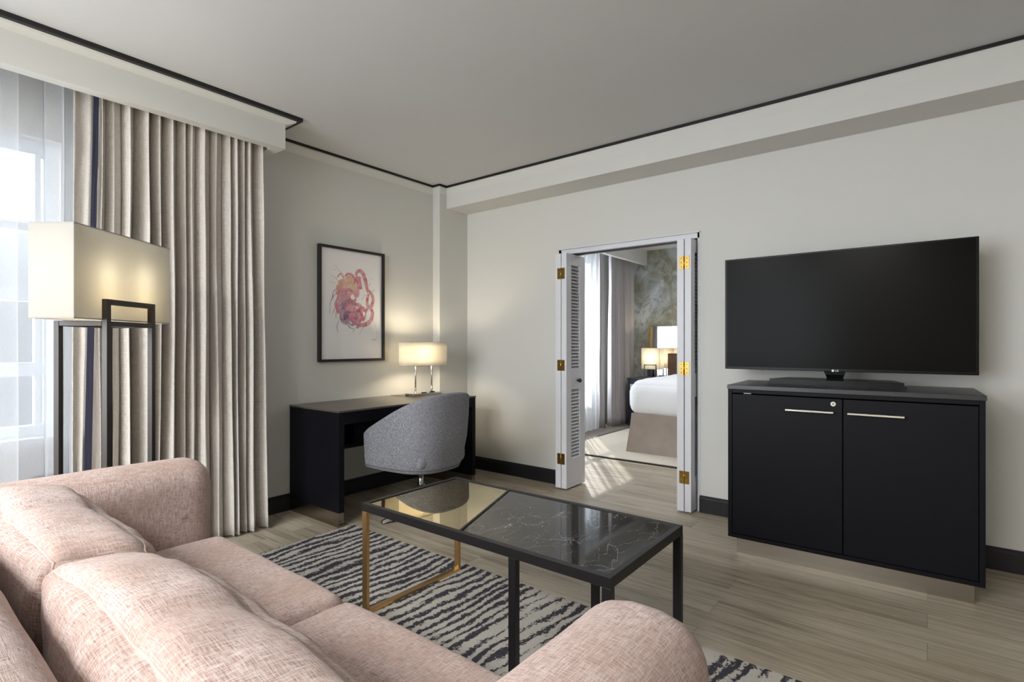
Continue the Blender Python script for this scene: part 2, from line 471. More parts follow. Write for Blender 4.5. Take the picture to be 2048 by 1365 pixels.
def f_rug(t, p):
    v = t.coord('Object')
    sep = t.node('ShaderNodeSeparateXYZ'); t.put(sep.inputs[0], v)
    # brushed bands across the rug (running along X), wandering
    w1 = t.noise(t.mapv(v, (2.3, 4.5, 1)), 1, 3, .55)
    w2 = t.noise(t.mapv(v, (16, 22, 1)), 1, 3, .7)
    drift = t.noise(t.mapv(v, (.55, .35, 1)), 1, 1, .5)
    w3 = t.noise(t.mapv(v, (60, 70, 1)), 1, 2, .7)
    y = t.math('ADD', sep.outputs[1], t.math('MULTIPLY', w1, .16))
    y = t.math('ADD', y, t.math('MULTIPLY', w2, .03))
    y = t.math('ADD', y, t.math('MULTIPLY', w3, .045))
    y = t.math('ADD', y, t.math('MULTIPLY', drift, .42))
    sn = t.math('SINE', t.math('MULTIPLY', y, 2 * PI / .058))
    # fewer and patchier bands towards the rug's near end
    fade = t.math('MULTIPLY', t.math('SUBTRACT', 2.55, sep.outputs[1]), .42, clamp=True)
    patch = t.noise(t.mapv(v, (2.2, 4, 1)), 1, 5, .68)
    spk = t.noise(t.mapv(v, (45, 90, 1)), 1, 4, .8)
    th = t.math('ADD', t.math('MULTIPLY', t.math('SUBTRACT', patch, .42), t.math('MULTIPLY', t.math('ADD', t.math('MULTIPLY', fade, fade), .16), 15.0)), t.math('MULTIPLY', t.math('SUBTRACT', spk, .5), 4.5))
    k = t.math('SUBTRACT', sn, th)
    m = t.ramp(t.math('MULTIPLY', t.math('ADD', k, 2.0), .25), [(.41, (0, 0, 0)), (.54, (1, 1, 1))])
    pile = t.noise(v, 260, 2, .7)
    cream = t.mix(pile, srgb(164, 158, 148), srgb(216, 212, 204))
    dark = t.mix(pile, srgb(40, 39, 48), srgb(88, 86, 94))
    t.put(p.inputs['Base Color'], t.mix(m, cream, dark))
    h = t.math('ADD', t.math('MULTIPLY', pile, .5), t.math('MULTIPLY', t.math('SUBTRACT', 1, m), .8))
    t.put(p.inputs['Normal'], t.bump(h, .7, .006))
M_rug = mat('abstract_stripe_rug', rough=1, spec=.05, fn=f_rug)
def f_carpet(c):
    def f(t, p):
        n = t.noise(t.coord('Object'), 160, 2, .7)
        t.put(p.inputs['Base Color'], t.mix(n, tuple(x * .8 for x in c), c))
        t.put(p.inputs['Normal'], t.bump(n, .4, .003))
    return f
M_carp = mat('cream_carpet', rough=1, spec=.05, fn=f_carpet(srgb(214, 205, 190)))
M_carp2 = mat('taupe_carpet', rough=1, spec=.05, fn=f_carpet(srgb(140, 132, 124)))
def f_mural(t, p):
    v = t.coord('Object')
    a = t.noise(t.mapv(v, (1, 1.6, 1.3)), 1.1, 6, .62, 1.2)
    b = t.noise(v, 4.5, 7, .7, 1.5)
    c = t.ramp(a, [(.3, srgb(124, 120, 104)), (.42, srgb(150, 148, 132)), (.52, srgb(168, 174, 172)), (.62, srgb(204, 210, 213)), (.75, srgb(150, 158, 160))])
    c = t.mix(t.ramp(b, [(.34, (.7, .7, .7)), (.5, (0, 0, 0))]), c, srgb(110, 106, 92))
    c = t.mix(t.ramp(t.noise(v, 11, 4, .7, 1), [(.55, (0, 0, 0)), (.75, (.5, .5, .5))]), c, srgb(205, 208, 208))
    t.put(p.inputs['Base Color'], c)
M_mural = mat('marbled_wallpaper', rough=.7, fn=f_mural)
M_duvet = mat('white_cotton', srgb(236, 237, 240), .9, spec=.1, fn=lambda t, p: t.put(p.inputs['Normal'], t.bump(t.noise(t.coord('Object'), 7, 4, .55, .6), .35, .02)))
M_skirt = mat('taupe_velvet', rough=.8, sheen=.3, fn=lambda t, p: t.put(p.inputs['Base Color'], t.mix(t.noise(t.coord('Object'), 5, 4, .6), srgb(134, 120, 110), srgb(172, 158, 148))))
M_wood = mat('walnut_panel', rough=.5, fn=lambda t, p: t.put(p.inputs['Base Color'], t.mix(t.noise(t.mapv(t.coord('Object'), (3, 3, 40)), 1, 4, .6), srgb(70, 48, 32), srgb(112, 82, 56))))
M_nav = mat('navy_furniture', srgb(30, 33, 52), .35, fn=f_paint)
M_paper = mat('art_paper', srgb(240, 238, 238), .9, spec=.1, fn=f_paint)
M_white_fr = mat('window_frame_paint', srgb(232, 236, 242), .5, fn=f_paint)
M_sill = mat('sill_panel_paint', srgb(222, 224, 228), .6, fn=f_paint)
M_unit = mat('grey_grille_plastic', srgb(150, 152, 156), .6, fn=f_paint)

# ------------------------------------------------------------ room shell
CZ = 2.685; XB = 3.82; YA = 3.65; XB2 = 3.97; YB2 = 3.87
def S(name, b, m, **kw):
    return b.build(name, m, kind='structure', **kw)
S('floor', MB().box(-2.75, 7.85, -3.4, 4.05, -.1, 0), M_floor)
S('ceiling', MB().box(-2.75, 3.9, -3.4, 3.8, CZ, CZ + .1), M_ceil)
WX0, WX1, WZ0, WZ1 = -2.4, .735, .72, 2.28
b = MB()
b.box(-2.6, WX0, YA, YA + .2, 0, CZ); b.box(WX1, XB2, YA, YA + .2, 0, CZ)
b.box(WX0, WX1, YA, YA + .2, 0, WZ0); b.box(WX0, WX1, YA, YA + .2, WZ1, CZ)
S('wall_window', b, M_wall)
DY0, DY1, DZ = 1.287, 2.487, 2.01
b = MB()
b.box(XB, XB2, DY1, YA, 0, CZ); b.box(XB, XB2, -3.25, DY0, 0, CZ); b.box(XB, XB2, DY0, DY1, DZ, CZ)
S('wall_television', b, M_wall)
S('wall_behind', MB().box(-2.6, XB2, -3.4, -3.25, 0, CZ), M_wall)
b = MB(); b.box(-2.75, -2.6, -3.4, 1.2, 0, CZ); b.box(-2.75, -2.6, 3.3, YA + .2, 0, CZ); b.box(-2.75, -2.6, 1.2, 3.3, 0, .4); b.box(-2.75, -2.6, 1.2, 3.3, 2.5, CZ)
S('wall_left', b, M_wall)
b = MB()
for y in (1.2, 2.22, 3.24): b.box(-2.71, -2.65, y, y + .06, .4, 2.5)
for z in (.4, 2.44): b.box(-2.71, -2.65, 1.2, 3.3, z, z + .06)
S('added_side_window', b, M_white_fr)  # out-of-view side window, added to let in more sky light
S('pillar_corner', MB().box(3.445, XB, 3.56, YA, 0, CZ), M_wall)
S('beam_television', MB().box(3.535, XB, -3.25, 3.56, 2.48, CZ), M_wall)
# pelmet box over the window
b = MB(); b.box(-2.6, 1.803, 3.30, 3.37, 2.48, CZ); b.box(1.733, 1.803, 3.37, YA, 2.48, CZ)
S('trim_pelmet', b, M_wall)
# crown: white cove, then the black bead under the ceiling
wallpath = [(1.803, 3.65), (3.445, 3.65), (3.445, 3.56), (3.535, 3.56), (3.535, -3.25)]
pelpath = [(-2.6, 3.30), (1.803, 3.30), (1.803, 3.65)]
sweep(wallpath, [(0, 2.605), (.022, 2.655), (.022, 2.668), (0, 2.668)], 'trim_crown', M_wall)
sweep(pelpath, [(0, 2.638), (.045, 2.652), (.052, 2.664), (0, 2.668)], 'trim_crown', M_wall)
sweep(wallpath, [(0, 2.666), (.030, 2.666), (.030, CZ), (0, CZ)], 'trim_black_bead', M_black)
sweep(pelpath, [(0, 2.662), (.078, 2.662), (.078, CZ), (0, CZ)], 'trim_black_bead', M_black)
def bb(path, name):
    sweep(path, [(0, 0), (.014, 0), (.014, .098), (.008, .108), (.008, .118), (0, .12)], name, M_base)
bb([(-2.6, YA), (3.445, YA)], 'baseboard_window')
bb([(3.445, 3.56), (XB, 3.56), (XB, DY1 + .001)], 'baseboard_corner')
bb([(XB, DY0 - .001), (XB, -3.25)], 'baseboard_television')

# window: frame, sill, glass
S('trim_sun_blocker', MB().box(-3.2, 3.4, YA + .25, YA + 1.9, 2.75, 2.9), M_white)  # unseen overhang, added to keep the sun off the voile
b = MB()
fy0, fy1 = 3.72, 3.80
b.box(WX0, WX0 + .06, fy0, fy1, WZ0, WZ1); b.box(WX1 - .05, WX1, fy0, fy1, WZ0, WZ1)
b.box(WX0 + .06, WX1 - .05, fy0, fy1, WZ0, WZ0 + .05); b.box(WX0 + .06, WX1 - .05, fy0, fy1, WZ1 - .07, WZ1)
for z0, z1 in ((1.43, 1.50), (1.035, 1.105), (1.80, 1.84)): b.box(WX0 + .06, WX1 - .05, fy0, fy1, z0, z1)
for x in (-2.05, -1.7, -1.35, -.95, -.62, -.29, .04, .345, .655): b.box(x - .012, x + .012, fy0 + .01, fy1 - .01, WZ0 + .05, WZ1 - .07)
S('window_1', b, M_white_fr)
S('window_pane', MB().box(WX0, WX1, 3.757, 3.762, WZ0, WZ1), M_glass)
b = MB(); b.box(-2.6, .79, 3.585, YA, .50, .72, .004)
S('trim_window_sill', b, M_sill)
# wall unit under the window (seen through the voile)
t = thing('wall_heater', (.66, 3.6, .25), 'small grey convector box under the window behind the white voile', 'heater')
b = MB(); b.box(-.055, .065, -.03, .035, 0, .28, .008); b.build('casing', M_unit, t)
b = MB(); [b.box(-.045, .055, -.034, -.029, .03 + i * .03, .042 + i * .03) for i in range(7)]; b.build('grille', M_ironblk, t)

# ------------------------------------------------------------ bedroom shell
BX1 = 7.7
S('wall_bedroom_mural', MB().box(BX1, BX1 + .12, -1.0, YB2 + .2, 0, 2.75), M_mural)
b = MB(); bx0, bx1, bz0, bz1 = 4.35, 6.9, .6, 2.45
b.box(XB2, bx0, YB2, YB2 + .15, 0, 2.75); b.box(bx1, BX1, YB2, YB2 + .15, 0, 2.75)
b.box(bx0, bx1, YB2, YB2 + .15, 0, bz0); b.box(bx0, bx1, YB2, YB2 + .15, bz1, 2.75)
S('wall_bedroom_window', b, M_wall)
S('wall_bedroom_side', MB().box(XB2, BX1, -1.15, -1.0, 0, 2.75), M_wall)
S('ceiling_bedroom', MB().box(XB2, BX1, -1.0, YB2, 2.65, 2.75), M_ceil)
S('trim_bedroom_pelmet', MB().box(XB2, BX1, 3.40, 3.46, 2.43, 2.65), M_white)
b = MB()
for x in (bx0, 5.1, 5.87, bx1 - .05): b.box(x, x + .05, YB2 + .04, YB2 + .1, bz0, bz1)
for z in (bz0, 1.5, bz1 - .06): b.box(bx0, bx1, YB2 + .045, YB2 + .1, z, z + .06)
S('window_2', b, M_white_fr)
t = MB(); t.box(5.03, BX1, -1.0, 3.345, 0, .012); S('floor_bedroom_carpet', t, M_carp)
S('floor_bedroom_carpet_border', MB().box(5.03, BX1, 3.375, YB2, 0, .012), M_carp2)
b = MB(); b.box(5.0, 5.03, -1.0, YB2, 0, .013); b.box(5.03, BX1, 3.345, 3.375, 0, .013); S('trim_carpet_edge', b, M_black)

# door surround
b = MB()
b.box(XB + .008, XB2, DY0, DY0 + .018, 0, DZ); b.box(XB + .008, XB2, DY1 - .018, DY1, 0, DZ); b.box(XB + .008, XB2, DY0, DY1, 1.972, DZ)
b.box(XB - .004, XB + .01, DY0 - .006, DY0, 0, DZ + .006); b.box(XB - .004, XB + .01, DY1, DY1 + .006, 0, DZ + .006); b.box(XB - .004, XB + .01, DY0 - .006, DY1 + .006, DZ, DZ + .006)
S('trim_door_casing', b, M_door)
S('trim_door_track', MB().box(XB + .05, XB + .09, DY0 + .018, DY1 - .018, 1.962, 1.972), M_black)

# bifold leaves
def leaf(y0, y1, parent, knob=None):
    x0, x1, z0, z1 = -.15, .15, .012, 1.957
    b = MB(); bv = .002
    lx0, lx1 = -.072, .066
    b.box(x0, lx0, y0, y1, z0, z1, bv); b.box(lx1, x1, y0, y1, z0, z1, bv)
    b.box(lx0, lx1, y0, y1, z0, .25, bv); b.box(lx0, lx1, y0, y1, .825, .995, bv); b.box(lx0, lx1, y0, y1, 1.865, z1, bv)
    o = b.build('door_leaf', M_door, parent)
    b = MB()
    ym = (y0 + y1) / 2; hw = (y1 - y0) / 2 - .003
    for za, zb in ((.25, .825), (.995, 1.865)):
        n = int((zb - za) / .028)
        for i in range(n):
            zc = za + (i + .5) * (zb - za) / n
            b.prism([(ym - hw, zc - .016), (ym - hw + .005, zc - .018), (ym + hw, zc + .013), (ym + hw - .005, zc + .016)], lx0, lx1, 'x')
    b.build('louvre', M_door, o)
    return o
def hinge(y, z, parent, both=True):
    b = MB(); x = -.15
    b.box(x - .0025, x + .001, y - .036, y - .004, z - .045, z + .045, .0006, 1)
    b.box(x - .0025, x + .001, y + .004, y + .036, z - .045, z + .045, .0006, 1)
    b.cyl((x - .004, y, z - .045), (x - .004, y, z + .045), .0045, 10)
    o = b.build('hinge', M_brass, parent)
    b = MB()
    for s in (-1, 1):
        for dz in (-.03, 0, .03): b.cyl((x - .0035, y + s * .02, z + dz), (x - .0015, y + s * .02, z + dz), .0035, 8)
    b.build('screw', M_bronze, o)
dl = thing('door_1', (3.842, 2.385, 0), 'folded white louvred bifold door beside the desk, with a black knob', 'door', kind='structure')
leaf(.003, .055, dl); leaf(-.052, -.003, dl)
for z in (.255, 1.03, 1.79): hinge(0, z, dl)
b = MB(); b.tube([(.02, -.052, .899), (.02, -.066, .899)], .008, 12)
b.tube([(.02, -.062, .899), (.02, -.070, .899), (.02, -.080, .899), (.02, -.090, .899), (.02, -.094, .899)], [.010, .016, .019, .014, .004], 16)
b.build('knob', M_ironblk, dl)
dr = thing('door_2', (3.868, 1.362, 0), 'folded white louvred bifold door beside the black media cabinet', 'door', kind='structure')
leaf(.003, .053, dr); leaf(-.049, -.003, dr)
for z in (.255, 1.03, 1.785): hinge(0, z, dr)

# ------------------------------------------------------------ curtains
def drape(name, x0, x1, y, z0, z1, nf, amp, m, label, cat, seed=1, flare=1.15, lead=None, thick=.003, parent=None, nz=36, topamp=.6, sharp=.0, xshift=0):
    rnd = random.Random(seed)
    widths = [1 + rnd.uniform(-.5, .55) for _ in range(nf)]; tot = sum(widths); acc = 0; cen = []
    edges = [0]
    for w in widths: acc += w / tot; edges.append(acc)
    ph = [rnd.uniform(.5, 1.35) for _ in range(nf)]; ph2 = [rnd.uniform(-.5, .5) for _ in range(nf)]; skew = [rnd.uniform(-.22, .22) for _ in range(nf)]
    per = 14
    b = MB(); rows = []; length = 0
    s_list = []
    for k in range(nf):
        for q in range(per): s_list.append((k, q / per))
    s_list.append((nf - 1, 1.0))
    for iz in range(nz + 1):
        tz = iz / nz; z = z0 + (z1 - z0) * tz
        A = amp * (topamp + (1 - topamp) * (1 - tz) ** .7)
        row = []
        for (k, q) in s_list:
            u = edges[k] + (edges[k + 1] - edges[k]) * q
            wob = .006 * noise.noise(Vector((u * 14 + seed, z * 1.1, 0))) * (1 - .5 * tz) * 2.0
            sp = 1 + (flare - 1) * (1 - tz) ** 1.6
            X = (x0 + x1) / 2 + xshift * (1 - tz) + (u - .5) * (x1 - x0) * sp + wob
            # omega fold: x swings as well as y
            qq = q + skew[k] * math.sin(PI * q) * (.4 + .6 * (1 - tz))
            a = 2 * PI * qq
            kn = min(k + 1, nf - 1); bl = q * q * (3 - 2 * q)
            pk = ph[k] * (1 - bl) + ph[kn] * bl
            ampk = A * pk
            Y = y - ampk * (math.cos(a) + .32 * (ph2[k] * (1 - bl) + ph2[kn] * bl) * math.cos(2 * a + 2.5 * (1 - tz) + k)) + .010 * noise.noise(Vector((u * 9, z * 1.7, seed)))
            X += -.30 * (edges[k + 1] - edges[k]) * (x1 - x0) * math.sin(2 * a) * .35
            row.append((X, Y, z))
        rows.append(row)
    W_ = (x1 - x0) * 2.2
    b.grid(rows, uv=lambda i, j: (j / len(s_list) * W_, i / nz * (z1 - z0)))
    o = b.build(name, m, parent, recalc=False)
    if thick: solidify(o, thick)
    if label: tag(o, label, cat)
    return o
ct = thing('drape', (0, 0, 0), 'floor-length grey linen curtain with navy edge band hanging under the white pelmet', 'curtain')
drape('cloth', .845, 1.70, 3.42, .012, 2.60, 14, .056, M_curt, None, None, seed=11, flare=1.05, parent=ct)
# flat leading panel and its navy band
def strip(name, m, parent, x_of, y_of, z0, z1, thick=.003, nx=8, nz=40, amp=.006):
    b = MB(); rows = []
    for iz in range(nz + 1):
        tz = iz / nz; z = z0 + (z1 - z0) * tz
        xa, xb = x_of(tz)
        rows.append([(xa + (xb - xa) * j / nx, y_of(tz, j / nx) + amp * noise.noise(Vector((j * .4, z * 6, 3))), z) for j in range(nx + 1)])
    b.grid(rows, uv=lambda i, j: (j / nx * .12, i / nz * (z1 - z0)))
    o = b.build(name, m, parent, recalc=False); solidify(o, thick); return o
strip('leading_edge', M_curt, ct, lambda t: (.745 - .01 * (1 - t), .822 - .055 * (1 - t)), lambda t, s: 3.44 + .02 * math.sin(s * 3), .012, 2.60)
strip('navy_band', M_navy, ct, lambda t: (.822 - .055 * (1 - t), .843 - .042 * (1 - t)), lambda t, s: 3.418 - .006 * s, .012, 2.60, amp=.003)
strip('inner_return', M_curt, ct, lambda t: (.838 - .042 * (1 - t), .862 - .01 * (1 - t)), lambda t, s: 3.436, .012, 2.60)
drape('sheer_curtain', -2.5, .80, 3.535, .02, 2.60, 25, .022, M_sheer, 'white voile curtain hanging over the bright window behind the floor lamp', 'curtain', seed=9, flare=1.0, thick=0, topamp=.9)

drape('drape', 6.90, 7.66, 3.62, .015, 2.60, 11, .045, M_curt2, 'grey full-length curtain beside the marbled wall in the bedroom', 'curtain', seed=3, flare=1.0, nz=20)
drape('sheer_curtain', 4.2, 6.62, 3.66, .02, 2.60, 22, .03, M_sheer2, 'white voile curtain over the bedroom window seen through the doorway', 'curtain', seed=5, flare=1.0, thick=0, nz=12, topamp=.9)
drape('curtain_lining', 6.67, 6.82, 3.67, .015, 2.60, 3, .03, M_curt2, 'narrow pale blue-grey curtain edge between the bedroom voile and drape', 'curtain', seed=15, flare=1.0, nz=12)

# ------------------------------------------------------------ sofa
sf = thing('sofa', (0, 0, 0), 'pink melange two-seat sofa standing partly on the striped rug', 'sofa')
Y0, YI0, YI1, Y1 = .285, .53, 2.315, 2.56
XF = .975
b = MB(); b.soft((.45, (Y0 + Y1) / 2, .165), (.50, (Y1 - Y0) / 2 - .02, .085), .02, 20); b.build('base', M_sofa, sf)
for (a, c, sd) in ((Y0, YI0, 1.3), (YI1, Y1, 4.1)):
    b = MB(); b.soft(((XF - .08) / 2, (a + c) / 2, .40), ((XF + .08) / 2, (c - a) / 2, .325), .095, 34, (0, .004, .006), .0015, sd, (sd, sd)); b.build('arm', M_sofa, sf)
def lean(P):  # back rest leans away from the seat
    return Vector((P.x - (P.z - .3) * .10, P.y, P.z))
b = MB(); b.soft((.115, (YI0 + YI1) / 2, .50), (.11, (YI1 - YI0) / 2 + .05, .295), .06, 34, (.01, 0, .01), .003, 2.2, (2, 2), lean); b.build('back', M_sofa, sf)
ym = (YI0 + YI1) / 2 + .0
for (a, c, sd) in ((YI0 + .004, ym - .003, 6.1), (ym + .003, YI1 - .004, 8.7)):
    b = MB(); b.soft((.61, (a + c) / 2, .335), (.38, (c - a) / 2, .085), .05, 40, (.01, .0, .018), .003, sd, (sd, 0)); b.build('seat_cushion', M_sofa, sf)
def backcush(a, c, sd, ztop, xr):
    L = c - a
    def xf(P):
        tz = max(0, (P.z - .40) / .36)
        v = (P.y - (a + c) / 2) / (L / 2)
        x = P.x + .004 * math.sin(P.z * 22 + v * 4 + sd) - .035 * tz
        z = P.z - .018 * abs(v) ** 3 * tz - (P.x - .37) * .16 * tz
        z += .008 * math.exp(-((v - .45) / .16) ** 2) * tz - .010 * math.exp(-((v + .1) / .10) ** 2) * tz
        return Vector((x, P.y, z))
    b = MB(); b.soft((.39, (a + c) / 2, .585), (.10, L / 2, .178), .042, 56, (.060, .012, .022), .009, sd, (sd * 1.7, .2), xf)
    surf = b.surf; _W = .003
    o = b.build('back_cushion', M_sofa, sf)
    hx_, hy_, hz_ = .10, L / 2, .178
    for sx_ in (1, -1):     # welted seams round the front and rear panels
        loop = []
        N = 40
        for k in range(N): loop.append((sx_ * hx_, -hy_ + 2 * hy_ * k / N, hz_))
        for k in range(14): loop.append((sx_ * hx_, hy_, hz_ - 2 * hz_ * k / 14))
        for k in range(N): loop.append((sx_ * hx_, hy_ - 2 * hy_ * k / N, -hz_))
        for k in range(14): loop.append((sx_ * hx_, -hy_, -hz_ + 2 * hz_ * k / 14))
        b2 = MB(); b2.tube([surf(p_) for p_ in loop], _W, 8, closed=True); b2.build('welt', M_sofa, o)
    return o
backcush(YI0 + .01, ym - .01, 3.4, .8, 0); backcush(ym + .01, YI1 - .01, 7.9, .8, 0)
for x, y in ((.05, .36), (.05, 2.48), (.88, .36), (.88, 2.48)):
    b = MB(); b.lathe([(.018, 0), (.026, .075)], 16, x, y, .012); b.build('leg', M_ironblk, sf)

# ------------------------------------------------------------ rug
b = MB(); b.box(.35, 2.10, -.7, 2.99, 0, .012, .003)
tag(b.build('rug', M_rug), 'cream rug with wavy charcoal stripes under the coffee table', 'rug')

# ------------------------------------------------------------ coffee table
ctb = thing('coffee_table', (1.725, 1.358, .012), 'low black-framed coffee table, half bronze glass and half black marble, on the striped rug', 'table')
tx, ty, tz1 = .297, .612, .488
b = MB()
rh, rw = .035, .022
for s in (-1, 1):
    b.box(s * tx, s * (tx - rw), -ty, ty, tz1 - rh, tz1, .0012, 1)
    b.box(-tx + rw, tx - rw, s * ty, s * (ty - rw), tz1 - rh, tz1, .0012, 1)
b.build('top_frame', M_ironblk, ctb)
dA = Vector((tx - rw, .232)); dB = Vector((-tx + rw, .03))
b = MB(); b.prism([(-tx + rw, dB.y + .005), (tx - rw, dA.y + .005), (tx - rw, ty - rw), (-tx + rw, ty - rw)], tz1 - .012, tz1 - .004)
b.build('glass_top', M_tglass, ctb, label='bronze tinted mirror glass half')
b = MB(); b.prism([(-tx + rw, -ty + rw), (tx - rw, -ty + rw), (tx - rw, dA.y - .005), (-tx + rw, dB.y - .005)], tz1 - .02, tz1 - .004)
b.build('marble_top', M_marble, ctb, label='black marble half with white veins')
b = MB(); b.prism([(-tx + rw, dB.y - .005), (tx - rw, dA.y - .005), (tx - rw, dA.y + .005), (-tx + rw, dB.y + .005)], tz1 - rh, tz1)
b.build('divider_bar', M_ironblk, ctb)
b = MB(); gy = .590; gw = .014
b.box(-.297, -.281, gy - .016, gy + .016, 0, tz1 - rh, .001, 1); b.box(.281, .297, gy - .016, gy + .016, 0, tz1 - rh, .001, 1); b.box(-.281, .281, gy - .016, gy + .016, 0, .014, .001, 1)
b.build('gold_sled_leg', M_gold, ctb, label='gold metal sled leg')
for x in (-.285, .285):
    for y in (-.597, -.235):
        b = MB(); b.box(x - .012, x + .012, y - .016, y + .016, 0, tz1 - rh, .001, 1); b.build('leg', M_ironblk, ctb)

# ------------------------------------------------------------ media cabinet and TV
a_c = math.atan2(.035, -1.115)
cab = thing('media_cabinet', (3.175, .907, 0), 'navy-black two-door media cabinet on a steel plinth under the television', 'cabinet', math.atan2(-1.115, .035) + PI / 2)
# local: x away from room (depth), y negative along the front
CW, CD = 1.115, .52
b = MB()
b.box(.0, CD, 0, -.022, .094, .945, .001, 1); b.box(0, CD, -CW, -CW + .022, .094, .945, .001, 1)
b.box(.0, CD, -.022, -CW + .022, .094, .116); b.box(.004, CD, -.022, -CW + .022, .925, .945); b.box(CD - .01, CD, -.022, -CW + .022, .116, .925)
b.build('carcass', M_lacq, cab)
b = MB(); b.box(-.004, CD + .01, .004, -CW - .004, .945, .969, .0015, 1); b.build('top_panel', M_cabtop, cab)
b = MB(); b.box(.035, CD - .03, -.04, -CW + .035, .0, .094); b.build('plinth', M_steel, cab, label='brushed steel plinth')
for k, (ya, yb) in enumerate(((-.024, -.562), (-.566, -CW + .024))):
    b = MB(); b.box(.002, .02, ya, yb, .119, .918, .001, 1); d = b.build('door', M_lacq, cab)
    h0, h1 = ((-.300, -.525) if k == 0 else (-.585, -.820))
    b = MB(); b.box(-.026, -.018, h0, h1, .843, .853, .001, 1); b.box(-.020, .003, h0 - .02, h0 - .028, .844, .852); b.box(-.020, .003, h1 + .028, h1 + .02, .844, .852)
    b.build('handle', M_handle, d, label='brushed steel bar handle')
    if k == 0:
        b = MB(); b.tube([(.003, -.522, .892), (-.004, -.522, .892)], .012, 20); b.mi = 1; b.tube([(-.004, -.522, .892), (-.005, -.522, .892)], .004, 10)
        b.build('lock', [M_handle, M_ironblk], d, label='round silver lock')
b = MB(); b.box(-.001, .006, -.085, -.125, .921, .927); b.build('hinge_tab', M_chrome, cab)

tv = thing('television', (3.50, .41, .969), 'large black flat-screen television on a low stand, switched off, on the media cabinet', 'television')
b = MB(); b.box(0, .035, -.612, .608, .078, .772, .003, 2); b.build('housing', M_gloss, tv)
b = MB(); b.box(-.002, .001, -.600, .596, .093, .764); b.build('screen', M_screen, tv)
b = MB()
rows = []
for (z, w, x0, x1) in ((.082, .055, -.002, .04), (.06, .047, 0, .045), (.04, .040, .005, .05), (.03, .044, 0, .055)):
    rows.append([(x0, -w, z), (x0, w, z), (x1, w * .9, z), (x1, -w * .9, z)])
V = b.grid([[Vector(p) + Vector((0, .005, 0)) for p in r] for r in rows], smooth=False, closed=True); b.bm.faces.new(V[0]); b.bm.faces.new(V[-1])
b.build('stand_neck', M_gloss, tv)
b = MB(); b.prism([(-.075, -.315), (-.075, .33), (.165, .27), (.165, -.26)], .012, .030)
b.prism([(-.085, -.325), (-.085, .34), (-.06, .34), (-.06, -.325)], .0, .014)
b.prism([(.12, -.24), (.12, .25), (.16, .25), (.16, -.24)], .0, .012)
b.build('stand_base', M_gloss, tv)
cu = bpy.data.curves.new('logo', 'FONT'); cu.body = 'LG'; cu.size = .015; cu.extrude = .0004; cu.align_x = 'LEFT'; cu.align_y = 'CENTER'
cu.materials.append(M_logo)
_tmp = bpy.data.objects.new('logo_text', cu); COL.objects.link(_tmp)
_me = bpy.data.meshes.new_from_object(_tmp); bpy.data.objects.remove(_tmp)
lo = bpy.data.objects.new('logo', _me); add(lo, tv); lo.location = (-.0035, .004, .083); lo.rotation_euler = (PI / 2, 0, -PI / 2)
b = MB(); b.tube([(-.003, .014, .083), (-.0040, .014, .083)], .0065, 18); b.build('logo_emblem', M_logo, tv)

# ------------------------------------------------------------ desk
dk = thing('desk', (2.015, 3.02, 0), 'dark navy waterfall desk on steel plinths against the wall, under the framed picture', 'desk')
DW, DD, DH = 1.335, .615, .765
b = MB(); b.box(0, DW, 0, DD, DH - .012, DH, .001, 1); b.build('desktop', M_desktop, dk, label='dark reflective top')
b = MB(); b.box(.044, DW - .044, .005, .024, DH - .092, DH - .012); b.box(.044, DW - .044, .024, DD, DH - .035, DH - .012); b.build('apron', M_lacq, dk)
for x0 in (0.004, DW - .044):
    b = MB(); b.box(x0, x0 + .04, .004, DD, .094, DH - .012, .001, 1); b.build('side_panel', M_lacq, dk)
    b = MB(); b.box(x0, x0 + .04, .010, DD - .01, 0, .094); b.build('plinth', M_steel, dk, label='brushed steel plinth')
b = MB(); b.box(.044, .62, .09, .10, .50, .52); b.box(.044, DW - .044, .08, DD - .1, .495, .515); b.box(.175, .19, .08, DD - .1, .515, DH - .035); b.box(.044, DW - .044, DD - .11, DD - .1, .515, DH - .035)
b.build('shelf', M_lacq, dk)
b = MB(); b.box(.195, .78, .07, .09, .50, DH - .095, .001, 1); b.build('drawer', M_lacq, dk)

# table lamp on the desk
tl = thing('table_lamp', (3.10, 3.40, .765), 'lit table lamp with oval cream shade and twin nickel posts on the desk', 'lamp')
b = MB(); b.box(-.155, .155, -.06, .06, .004, .026, .003); b.box(-.15, .15, -.056, .056, 0, .004); b.build('base', M_chrome, tl)
for s in (-1, 1):
    b = MB(); b.cyl((s * .092, 0, .026), (s * .092, 0, .33), .007, 16); b.build('post', M_chrome, tl)
b = MB(); b.box(.06, .10, -.035, -.01, .026, .032, .002); b.build('socket_cover', M_gloss, tl)
b = MB(); b.box(-.04, 0, -.04, -.015, .026, .031, .002); b.build('socket_cover', M_gloss, tl)
def oval(r, n=48, a=.25, c=.12): return [(r * a * math.cos(2 * PI * k / n), r * c * math.sin(2 * PI * k / n)) for k in range(n)]
b = MB()
b.grid([[(x, y, z) for x, y in oval(1)] for z in (.258, .31, .36, .41, .458)], closed=True)
o = b.build('lamp_shade', M_shade, tl); solidify(o, .002)
b = MB(); b.tube([(x, y, .458) for x, y in oval(1.0)], .0022, 6, closed=True); b.tube([(x, y, .258) for x, y in oval(1.0)], .0022, 6, closed=True)
b.tube([(-.25, 0, .452), (.25, 0, .452)], .0018, 6); b.build('shade_ring', M_chrome, tl)
b = MB(); b.lathe([(.004, 0), (.012, .012), (.026, .045), (.026, .062), (.014, .082), (.003, .086)], 20, -.07, 0, .315); b.build('bulb', M_bulb, tl)
lamp('table_lamp_light', 'POINT', (3.03, 3.40, .765 + .36), 6.5, (1, .86, .62), shadow_soft_size=.045)
